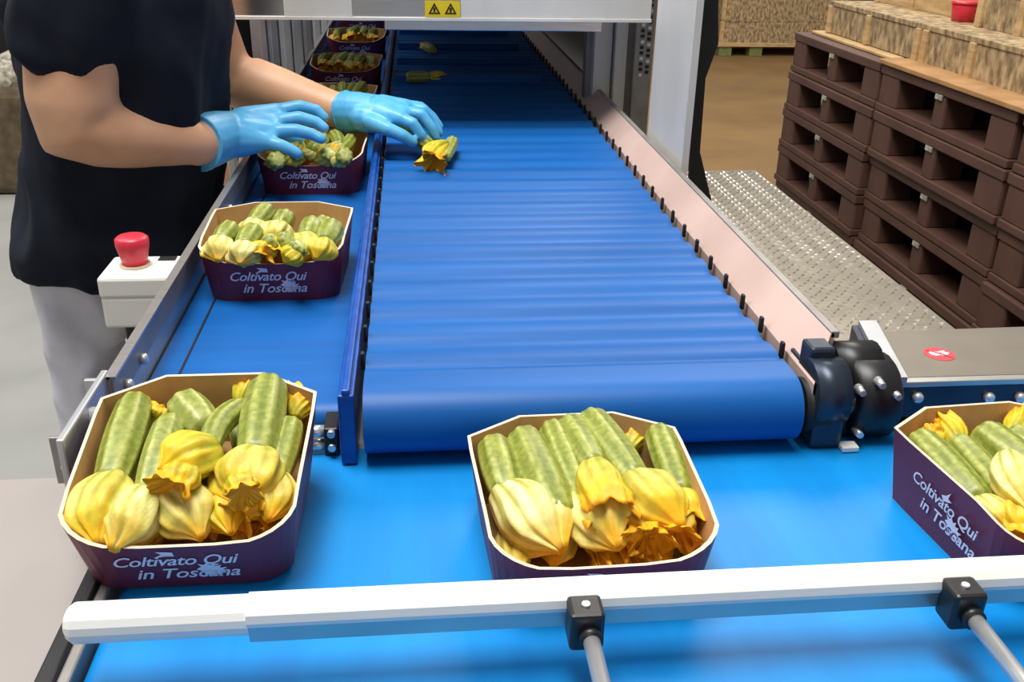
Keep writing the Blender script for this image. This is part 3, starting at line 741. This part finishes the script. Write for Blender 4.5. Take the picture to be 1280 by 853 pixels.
# box 2: tipping from the lane end on to the cross belt
tl_ = math.radians(8.5)
fb = Pz(252, 730, ZC+.003)
cyB = fb.y+BL/2*.90*math.cos(tl_)
bB = box((fb.x-.010, cyB, ZC+BL/2*.9*math.sin(tl_)+.002), 'purple box of courgettes tipping off the packing lane onto the cross belt', .0, tl_)
MBx = bB.matrix_basis; nB = (MBx.to_3x3() @ V((0, 0, 1))).normalized()
def PB(x, y_, h):
    """pixel on to the tilted plane h above the tipping box's base"""
    p = bB.location+nB*h; d = ray(x, y_); return CAM+d*((p-CAM).dot(nB)/d.dot(nB))
GB = 'courgettes in the tipping box'
def cB(p0, p1, p2, r, wd, style, label, z=(.064, .06, .056), **k):
    courgette(PB(*p0, z[0]), PB(*p1, z[1]), PB(*p2, z[2]) if p2 else None, r, wd, style, label, GB, **k)
fill(bB, 'small courgette lying at the bottom of the tipping box', 'bottom layer in the tipping box', 5, 5, .018, .012)
cB((171, 503), (138, 606), (124, 682), .0165, .058, 'bud', 'courgette with bright yellow hanging flower in the tipping box', pale=.3)
cB((214, 528), (186, 622), (140, 688), .0145, .052, 'bud', 'pale courgette with white and yellow curled flower in the tipping box', pale=.8, fp=.15)
cB((228, 503), (258, 540), None, .0175, .04, 'bud', 'stubby pale courgette lying at the back of the tipping box', fp=.15)
cB((302, 508), (262, 560), (200, 590), .011, .052, 'bud', 'curved courgette with yellow flower lying across the tipping box', z=(.07, .08, .084), bend=.08, pale=.05)
cB((336, 482), (320, 575), (303, 632), .019, .062, 'bud', 'thick courgette with round orange-mouthed flower in the tipping box', z=(.07, .07, .068), pale=.3)
cB((364, 530), (346, 598), (335, 652), .0125, .036, 'bud', 'slim courgette against the wall of the tipping box', pale=.4)
cB((240, 560), (214, 616), (252, 674), .013, .05, 'bud', 'courgette with green and white striped flower in the tipping box', z=(.06, .06, .052), pale=.75)
cB((272, 590), (270, 612), (290, 668), .012, .036, 'bud', 'courgette with narrow green flower in the tipping box', z=(.06, .054, .052), pale=.1)
for (a, c, s_, wd, hh) in (((235, 585), (205, 616), 'open', .038, .082), ((314, 628), (292, 650), 'open', .034, .058), ((334, 622), (324, 645), 'crumpled', .028, .056), ((300, 600), (306, 622), 'open', .03, .085)):
    courgette(PB(*a, hh), PB(*a, hh), PB(*c, hh), .01, wd, s_, 'ragged orange flower '+{(235, 585): 'under the curved courgette', (314, 628): 'below the round orange-mouthed flower', (334, 622): 'by the slim courgette', (300, 600): 'inside the round flower mouth'}[a]+' in the tipping box', GB, pale=0, body=False)
for (a, c) in (((300, 500), (312, 478)), ((370, 520), (378, 496)), ((196, 520), (203, 508)), ((360, 505), (366, 482))):
    courgette(PB(*a, .055), PB(*a, .055), PB(*c, .062), .008, .026, 'crumpled', 'small orange flower '+{(300, 500): 'between two stem ends', (370, 520): 'in the back corner', (196, 520): 'beside the stubby courgette', (360, 505): 'behind the thick courgette'}[a]+' at the back of the tipping box', GB, pale=0, body=False)

# box 3: at the right by the motor cover
cb_ = Pz(1114, 530, ZC+BH)
rzC = math.radians(4)
bC = box((cb_.x+BW/2+.004, cb_.y-BL/2+.034, ZC), 'purple box of courgettes on the cross belt beside the motor cover', rzC, 0, ('front', 'left'))
GC = 'courgettes in the box beside the motor cover'
def cC(p0, p1, p2, r, wd, style, label, z=(.066, .058, .052), **k):
    courgette(Pz(*p0, zA(z[0])), Pz(*p1, zA(z[1])), Pz(*p2, zA(z[2])) if p2 else None, r, wd, style, label, GC, **k)
fill(bC, 'small courgette lying at the bottom of the box beside the motor cover', 'bottom layer beside the motor cover', 5, 8, .018, .012)
cC((1148, 549), (1224, 628), (1262, 664), .0155, .034, 'bud', 'courgette lying along the printed wall, beside the motor cover', pale=.6)
cC((1196, 554), (1266, 634), (1290, 672), .014, .04, 'bud', 'dark striped courgette in the box beside the motor cover', pale=.2)
cC((1228, 542), (1300, 600), (1345, 660), .018, .055, 'bud', 'thick courgette at the back wall, beside the motor cover', pale=.7)
cC((1262, 545), (1330, 590), (1375, 640), .016, .05, 'bud', 'courgette with white striped flower beside the motor cover', pale=.8)
courgette(Pz(1262, 592, zA(.075)), Pz(1262, 575, zA(.075)), Pz(1290, 640, zA(.07)), .01, .045, 'bud', 'pale closed flower lying on top, beside the motor cover', GC, pale=.9, body=False)
for (a, c) in (((1196, 558), (1180, 522)), ((1170, 548), (1160, 540)), ((1266, 545), (1276, 514))):
    courgette(Pz(*a, zA(.056)), Pz(*a, zA(.056)), Pz(*c, zA(.066)), .008, .028, 'crumpled', 'small orange flower '+{(1196, 558): 'between the stem ends', (1170, 548): 'next to the printed wall', (1266, 545): 'above the thick courgette'}[a]+', box beside the motor cover', GC, pale=0, body=False)
courgette(Pz(1262, 655, zA(.05)), Pz(1262, 655, zA(.05)), Pz(1276, 680, zA(.05)), .008, .03, 'open', 'loose orange flower at the front of the box beside the motor cover', GC, pale=0, body=False)

# lane boxes
def lane_pts(e_, group, lab, items, z):
    for it, (p0, p1, p2, r, wd, s_, pl) in enumerate(items):
        courgette(Pz(*p0, z+.01), Pz(p1[0], p1[1]-5, z+.002), Pz(p2[0]*.92+.08*(345 if p2[1] > 250 else 385), p2[1]-11, z-.012) if p2 else None, r, wd, s_, lab[it], group, pale=pl)
lx = -.184
bD = box((lx-.006, 1.197+BL/2*.93, ZL), 'purple box of courgettes on the packing lane beside the emergency stop', 0)
fill(bD, 'small courgette at the bottom of the box beside the emergency stop', 'bottom layer beside the emergency stop', 5, 11, .02, .012)
lane_pts(bD, 'courgettes beside the emergency stop', ['courgette with '+q+' in box beside the emergency stop' for q in ('white flower against the rail side wall', 'white flower next to the rail side one', 'raised stem end and pale flower', 'raised stem end over the orange blossoms', 'green veined yellow flower', 'short flower against divider side wall', 'narrow flower under its neighbour', 'open orange flower in the middle', 'open orange flower above the emblem', 'slim yellow flower over the lettering')], [
    ((290, 285), (276, 308), (266, 338), .014, .044, 'bud', .9), ((318, 288), (304, 314), (296, 342), .014, .044, 'bud', .9),
    ((335, 262), (318, 286), (305, 312), .014, .045, 'bud', .8), ((358, 270), (350, 290), (338, 318), .014, .048, 'bud', .7),
    ((392, 280), (384, 304), (378, 335), .015, .046, 'bud', .4), ((416, 284), (406, 310), (398, 336), .016, .04, 'bud', .2), ((408, 278), (398, 296), (386, 318), .014, .036, 'bud', .3),
    ((362, 300), (352, 308), (344, 335), .012, .042, 'open', .1), ((345, 300), (333, 312), (322, 336), .012, .042, 'open', .1), ((376, 306), (370, 318), (356, 340), .012, .036, 'bud', 0)], ZL+.072)
bE = box((lx-.002, 1.694+BL/2*.93, ZL), 'purple box of courgettes on the packing lane under the gloved hand', 0)
fill(bE, 'courgette in the box under the gloved hand', 'courgettes under the gloved hand', 6, 21, .05, .014)
lane_pts(bE, 'courgettes under the gloved hand', ['courgette '+q+' in the box under the gloved hand' for q in ('tucked under the little finger', 'next to the little finger one', 'with white flower at the middle', 'with green veined flower', 'with white flower at the divider side wall')], [
    ((348, 200), (342, 206), (336, 214), .014, .036, 'bud', .3), ((372, 190), (368, 200), (364, 214), .014, .04, 'bud', .2), ((395, 184), (390, 196), (386, 212), .014, .045, 'bud', .6),
    ((412, 190), (410, 200), (406, 212), .014, .04, 'bud', .2), ((432, 194), (428, 202), (424, 214), .014, .036, 'bud', .6)], ZL+.07)
k_ = 31
for yv, lb in ((2.19, 'purple box of courgettes on the packing lane, half hidden by the bare wrist'), (2.68, 'purple box with yellow flowers on the lane just past the gantry beam'), (3.26, 'purple box of courgettes on the lane, second past the gantry beam'), (3.84, 'purple box of courgettes on the lane, third past the gantry beam'), (4.4, 'purple box of courgettes at the dim far end of the lane')):
    e_ = box((lx, yv+BL/2*.93, ZL), lb, 0)
    fill(e_, 'courgette in the '+lb.replace('purple box of courgettes', 'box').replace('purple box', 'box'), 'courgettes in the '+lb.replace('purple box of courgettes', 'box').replace('purple box', 'box'), 6, k_, .052, .014); k_ += 7

# loose courgettes on the sorting belt
def loose(px, ang, label, L=.10):
    p = Pz(*px, ZB+.014); d = V((math.cos(ang), math.sin(ang), 0))
    courgette(p-d*L*.5, p+d*L*.1, p+d*L*.6, .014, .034, 'bud', label, 'courgettes on the sorting belt', pale=.2)
loose((532, 96), .2, 'courgette lying on the dark belt before a cleat')
loose((535, 60), 1.9, 'courgette lying further up the dark belt behind a cleat')
hp0 = V((0, 0, 0))
# the one held by the worker and the flower on the belt
courgette(PY(541, 186, 1.80), PY(511, 163, 1.82), PY(488, 146, 1.84), .0135, .045, 'bud', 'courgette with yellow flower held in the gloved fingers', None, pale=.1)
f0 = Pz(556, 180, ZB+.03)
courgette(f0, f0, Pz(538, 206, ZB+.014), .012, .046, 'open', 'yellow flower lying on the belt under the gloved fingers', None, pale=.0, body=False)
courgette(Pz(566, 176, ZB+.02), Pz(557, 196, ZB+.018), None, .012, .04, 'bud', 'short courgette lying on the belt under the gloved fingers', None, fp=.3)

# ------------------------------------------------------------------ people
def torso_rings(mb, rings, n=24):
    """rings: centre, half depth along X, half width along Y"""
    base = len(mb.v)
    for c, a, b_ in rings:
        for k in range(n):
            th = 2*PI*k/n; mb.v.append(V(c)+V((a*math.copysign(abs(math.cos(th))**.85, math.cos(th)), b_*math.copysign(abs(math.sin(th))**.85, math.sin(th)), 0)))
    m = len(rings)
    for i in range(m-1):
        for k in range(n): mb.f.append([base+i*n+k, base+i*n+(k+1) % n, base+(i+1)*n+(k+1) % n, base+(i+1)*n+k]); mb.mi.append(0); mb.sm.append(True)
    mb.f.append([base+k for k in range(n)][::-1]); mb.f.append([base+(m-1)*n+k for k in range(n)]); mb.mi += [0, 0]; mb.sm += [False, False]
def limb(mb, pts, radii, n=16):
    P_, R_ = capped(pts, radii); mb.tube(P_, R_, n)
def head(e_, c, face, hair='hair'):
    """c = centre of the head, face = direction it looks"""
    f = V(face).normalized(); up = V((0, 0, 1)); up = (up-f*up.dot(f)).normalized(); s = f.cross(up)
    def W(a, b_, h): return c+f*a+s*b_+up*h
    mb = MB()
    def ell(cc, ra, rb, rh, n=16):
        base = len(mb.v); m = 12
        for i in range(m+1):
            ph = PI*(i+.02)/(m+.04)
            for k in range(n):
                th = 2*PI*k/n; mb.v.append(cc+f*ra*math.sin(ph)*math.cos(th)+s*rb*math.sin(ph)*math.sin(th)+up*rh*math.cos(ph))
        for i in range(m):
            for k in range(n): mb.f.append([base+i*n+k, base+i*n+(k+1) % n, base+(i+1)*n+(k+1) % n, base+(i+1)*n+k]); mb.mi.append(0); mb.sm.append(True)
        mb.f.append([base+k for k in range(n)]); mb.f.append([base+m*n+k for k in range(n)]); mb.mi += [0, 0]; mb.sm += [0, 0]
    ell(W(0, 0, .02), .095, .075, .10); ell(W(.03, 0, -.05), .065, .055, .065); ell(W(.098, 0, -.012), .016, .014, .024)
    ell(W(.082, 0, -.055), .014, .026, .010)
    for q in (-1, 1): ell(W(-.005, q*.076, -.005), .018, .010, .03)
    return mb, W
def hand_mesh(wrist, knuckles, fingers, thumb, pr, fr, palm_extra=()):
    mb = MB()
    for k in knuckles: mb.tube(*capped([wrist+(k-wrist)*.02, wrist+(k-wrist)*.5, k], [pr*.95, pr*1.0, fr*1.25]), 12)
    for a, c in zip(knuckles[:-1], knuckles[1:]): mb.tube(*capped([a, c], [fr*1.25, fr*1.25]), 10)
    for a, c in palm_extra: mb.tube(*capped([a, c], [pr*.9, pr*.9]), 10)
    for fg in fingers:
        n = len(fg); mb.tube(*capped(fg, [fr*(1.12-.30*i/(n-1)) for i in range(n)]), 10)
    n = len(thumb); mb.tube(*capped(thumb, [fr*(1.35-.4*i/(n-1)) for i in range(n)]), 10)
    return mb

# --- worker in navy at the lane
pw_ = empty('person', (-.62, 1.66, 0), 'person in dark navy T-shirt and blue gloves packing at the lane', 'person')
YT = 1.68
def tx(px, py): return PY(px, py, YT)
rings = []
for (x0, x1, yy_, hb) in ((32, 268, 318, .185), (30, 272, 285, .19), (36, 274, 235, .19), (46, 276, 170, .19), (44, 280, 100, .20), (34, 283, 40, .21), (24, 280, -10, .215), (36, 268, -60, .20), (60, 240, -100, .15)):
    a = tx(x0, yy_); c = tx(x1, yy_); rings.append((V(((a.x+c.x)/2, YT, (a.z+c.z)/2)), (c.x-a.x)/2, hb))
shirt = MB(); torso_rings(shirt, rings)
RS = PY(92, -40, 1.50); RE = PY(90, 158, 1.47); RW = PY(246, 179, 1.58)
LS = PY(215, -60, 1.90); LE = PY(284, 98, 1.98); LW = PY(432, 141, 1.90)
RU = RS.lerp(RE, .5)
shirt.tube(*capped([RS+V((.03, .06, .02)), RS, RS.lerp(RE, .28), PY(84, 42, 1.485)], [.085, .088, .084, .080]), 18)
shirt.tube(*capped([LS+V((0, -.05, .02)), LS, LS.lerp(LE, .35)], [.085, .085, .07]), 18)
# skin: neck, head, arms in one surface
top_c = rings[-2][0]; neck = V((top_c.x+.02, YT, rings[-1][0].z+.03)); hc = neck+V((.06, 0, .17))
body, Wp = head(pw_, hc, (1, -.05, -.45))
body.tube(*capped([rings[5][0], rings[-1][0], neck, hc-V((.01, 0, .03))], [.09, .075, .058, .055]), 16)
body.tube(*capped([rings[-2][0], RS, RU, RE.lerp(RU, .3), RE, RE.lerp(RW, .2), RE.lerp(RW, .45), RE.lerp(RW, .8), RW, RW.lerp(PY(300, 165, 1.64), .3)], [.07, .066, .067, .064, .056, .056, .053, .044, .038, .036]), 20)
body.tube(*capped([rings[-2][0], LS, LS.lerp(LE, .5), LE, LE.lerp(LW, .2), LE.lerp(LW, .45), LE.lerp(LW, .8), LW, LW.lerp(PY(480, 140, 1.88), .3)], [.07, .062, .060, .056, .056, .050, .038, .034, .032]), 20)
body.tube(*capped([RE+V((-.012, 0, -.014)), RE+V((.0, 0, .0))], [.036, .04]), 12)
fuse('body', body, .007, 'skin', pw_, 8)
# face details and hair
for q in (-1, 1):
    MB().tube(*capped([Wp(.088, q*.032-.004, .018), Wp(.088, q*.032+.004, .018)], [.008, .008]), 10).build('eye', 'white', pw_)
MB().tube(*capped([Wp(.091, -.022, -.055), Wp(.096, 0, -.055), Wp(.091, .022, -.055)], [.004, .006, .004]), 8).build('mouth', 'stred', pw_)
hm = MB()
for (a, b_, h_, r_) in ((-.02, 0, .07, .085), (-.05, 0, .02, .078), (.03, 0, .085, .06), (-.03, .04, .03, .06), (-.03, -.04, .03, .06)):
    hm.tube([Wp(a, b_, h_-r_), Wp(a, b_, h_-r_*.7), Wp(a, b_, h_), Wp(a, b_, h_+r_*.5), Wp(a, b_, h_+r_*.75)], [r_*.2, r_*.75, r_, r_*.75, r_*.2], 14)
fuse('hair', hm, .01, 'hair', pw_, 5)
fuse('t_shirt', shirt, .009, 'shirt', pw_, 4, .009)
# trousers
tr_ = MB()
hipc = V((PY(128, 330, YT).x, YT, 0))
torso_rings(tr_, [(V((hipc.x, YT, .80)), .06, .12), (V((hipc.x, YT, .87)), .085, .14), (V((hipc.x, YT, .95)), .10, .15), (V((hipc.x, YT, 1.0)), .11, .15)])
k1, k2 = PY(92, 440, 1.58), PY(114, 440, 1.78)
for dx_, yv in ((0, 1.60), (14, 1.765)):
    a, c, e_ = PY(88+dx_, 330, yv), PY(98+dx_, 400, yv), PY(113+dx_, 530, yv)
    tr_.tube(*capped([(a.x+.02, yv, .95), (a.x, yv, a.z-.04), (c.x, yv, c.z), (e_.x, yv, e_.z), (e_.x+.005, yv, .3), (e_.x, yv, .09)], [.07, .066, .058, .048, .05, .056]), 18)
    if dx_: k2 = e_
    else: k1 = e_
fuse('trousers', tr_, .009, 'trouser', pw_, 4, .006, (14, 14, 6))
for kx, yv in ((k1, 1.60), (k2, 1.765)):
    s_ = MB(); s_.tube(*capped([(kx.x-.04, yv, .045), (kx.x+.05, yv, .045), (kx.x+.15, yv, .03)], [.043, .045, .03]), 14); s_.box(kx.x-.08, kx.x+.175, yv-.04, yv+.04, 0, .02, b=.008); fuse('shoe', s_, .007, 'shoe', pw_, 3)
# right glove
YH = 1.66
def pr_(x, y_, d=0): return PY(x, y_, YH+d)
rk = [pr_(345, 139, .075), pr_(343, 152, .05), pr_(340, 164, .02), pr_(334, 178, -.005)]
rf = [[rk[0], pr_(375, 133, .085), pr_(396, 138, .085), pr_(405, 147, .08)], [rk[1], pr_(374, 147, .055), pr_(396, 153, .055), pr_(405, 160, .05)],
      [rk[2], pr_(370, 163, .02), pr_(390, 168, .02), pr_(402, 174, .015)], [rk[3], pr_(350, 182, -.01), pr_(363, 187, -.01), pr_(372, 192, -.012)]]
rth = [pr_(285, 165, .06), pr_(325, 162, .11), pr_(352, 168, .125), pr_(372, 176, .12)]
mbh = hand_mesh(RW.lerp(pr_(275, 170), .8), rk, rf, rth, .031, .0118)
mbh.tube([RW, RW.lerp(pr_(290, 166, .02), .25), RW.lerp(pr_(290, 166, .02), .6), pr_(290, 166, .02)], [.046, .0455, .043, .037], 18)
gl_ = fuse('glove', mbh, .0032, 'glove', pw_, 4)
def cuff(c, axis, r_):
    axis = axis.normalized(); a, b_ = basis(axis); P_ = []
    mb = MB()
    pts = [c+axis*.002+(a*math.cos(2*PI*k/24)+b_*math.sin(2*PI*k/24))*r_ for k in range(25)]
    mb.tube(pts, .0028, 6); o = mb.build('cuff', 'glove', gl_); o.location = (0, 0, 0)
    return o
o = cuff(RW, pr_(290, 166, .02)-RW, .0445)
# left glove
YL = 1.86
def pl_(x, y_, d=0): return PY(x, y_, YL+d)
lk = [pl_(500, 148, -.05), pl_(506, 140, -.025), pl_(508, 134, .005), pl_(506, 132, .03)]
lf = [[lk[0], pl_(516, 154, -.06), pl_(526, 168, -.06), pl_(532, 178, -.055)], [lk[1], pl_(527, 143, -.03), pl_(540, 160, -.035), pl_(545, 172, -.035)],
      [lk[2], pl_(530, 137, .0), pl_(543, 152, .0), pl_(549, 166, -.005)], [lk[3], pl_(526, 134, .03), pl_(540, 146, .03), pl_(549, 158, .025)]]
lth = [pl_(462, 152, -.05), pl_(486, 162, -.075), pl_(504, 170, -.08), pl_(516, 178, -.075)]
mbh = hand_mesh(LW.lerp(pl_(462, 142), .8), lk, lf, lth, .030, .0112, [(pl_(455, 148, -.02), pl_(478, 150, -.025))])
mbh.tube([LW, pl_(445, 141, .02), pl_(470, 142, 0)], [.041, .040, .036], 16)
gl_ = fuse('glove', mbh, .0032, 'glove', pw_, 4)
cuff(LW, pl_(470, 142)-LW, .040)

# --- second worker further along the lane
p2 = empty('person', (-.72, 2.75, 0), 'person in black standing at the lane beyond the gantry post', 'person')
c0 = PY(300, 40, 2.75); X2 = c0.x-.055
s2 = MB(); torso_rings(s2, [(V((X2, 2.75, z)), a, b_) for z, a, b_ in ((.86, .13, .17), (1.0, .125, .165), (1.2, .125, .18), (1.38, .12, .2), (1.46, .08, .14))])
b2, W2 = head(p2, V((X2+.03, 2.75, 1.67)), (1, 0, -.3))
b2.tube(*capped([(X2, 2.75, 1.3), (X2, 2.75, 1.5), (X2+.02, 2.75, 1.6)], [.08, .058, .055]), 14)
for q in (-1, 1):
    b2.tube(*capped([(X2, 2.75, 1.4), (X2, 2.75+q*.19, 1.40), (X2-.03, 2.75+q*.23, 1.13), (X2+.02, 2.75+q*.22, .88), (X2+.04, 2.75+q*.21, .82)], [.05, .05, .045, .035, .03]), 14)
    for k in range(4): b2.tube(*capped([(X2+.05+.012*(k-1.5), 2.75+q*.21, .80), (X2+.055+.012*(k-1.5), 2.75+q*.205, .75), (X2+.06+.012*(k-1.5), 2.75+q*.20, .715+.006*abs(k-1.5))], [.009, .009, .008]), 8)
    b2.tube(*capped([(X2+.06, 2.75+q*.20, .82), (X2+.085, 2.75+q*.19, .785), (X2+.09, 2.75+q*.185, .755)], [.012, .010, .009]), 8)
    s2.tube(*capped([(X2, 2.75+q*.12, 1.42), (X2, 2.75+q*.19, 1.39), (X2-.02, 2.75+q*.215, 1.22)], [.075, .072, .066]), 14)
fuse('body', b2, .008, 'skin', p2, 5); fuse('t_shirt', s2, .011, 'shirt2', p2, 5)
t2_ = MB(); torso_rings(t2_, [(V((X2, 2.75, z)), a, b_) for z, a, b_ in ((.78, .10, .15), (.88, .125, .165), (.97, .12, .16))])
for q in (-1, 1): t2_.tube(*capped([(X2, 2.75+q*.09, .84), (X2, 2.75+q*.095, .48), (X2, 2.75+q*.095, .08)], [.085, .066, .06]), 14)
fuse('trousers', t2_, .012, 'shirt2', p2, 4)
for q in (-1, 1):
    s_ = MB(); s_.tube(*capped([(X2-.04, 2.75+q*.095, .045), (X2+.05, 2.75+q*.095, .045), (X2+.14, 2.75+q*.095, .03)], [.043, .045, .03]), 14); s_.box(X2-.08, X2+.17, 2.75+q*.095-.04, 2.75+q*.095+.04, 0, .02, b=.008); fuse('shoe', s_, .008, 'shoe', p2, 3)
hm = MB()
for (a, b_, h_, r_) in ((-.02, 0, .07, .085), (-.05, 0, .02, .078), (.03, 0, .085, .06)):
    hm.tube([W2(a, b_, h_-r_), W2(a, b_, h_-r_*.7), W2(a, b_, h_), W2(a, b_, h_+r_*.5), W2(a, b_, h_+r_*.75)], [r_*.2, r_*.75, r_, r_*.75, r_*.2], 14)
fuse('hair', hm, .01, 'hair', p2, 5)
for q in (-1, 1): MB().tube(*capped([W2(.088, q*.032-.004, .018), W2(.088, q*.032+.004, .018)], [.008, .008]), 10).build('eye', 'white', p2)
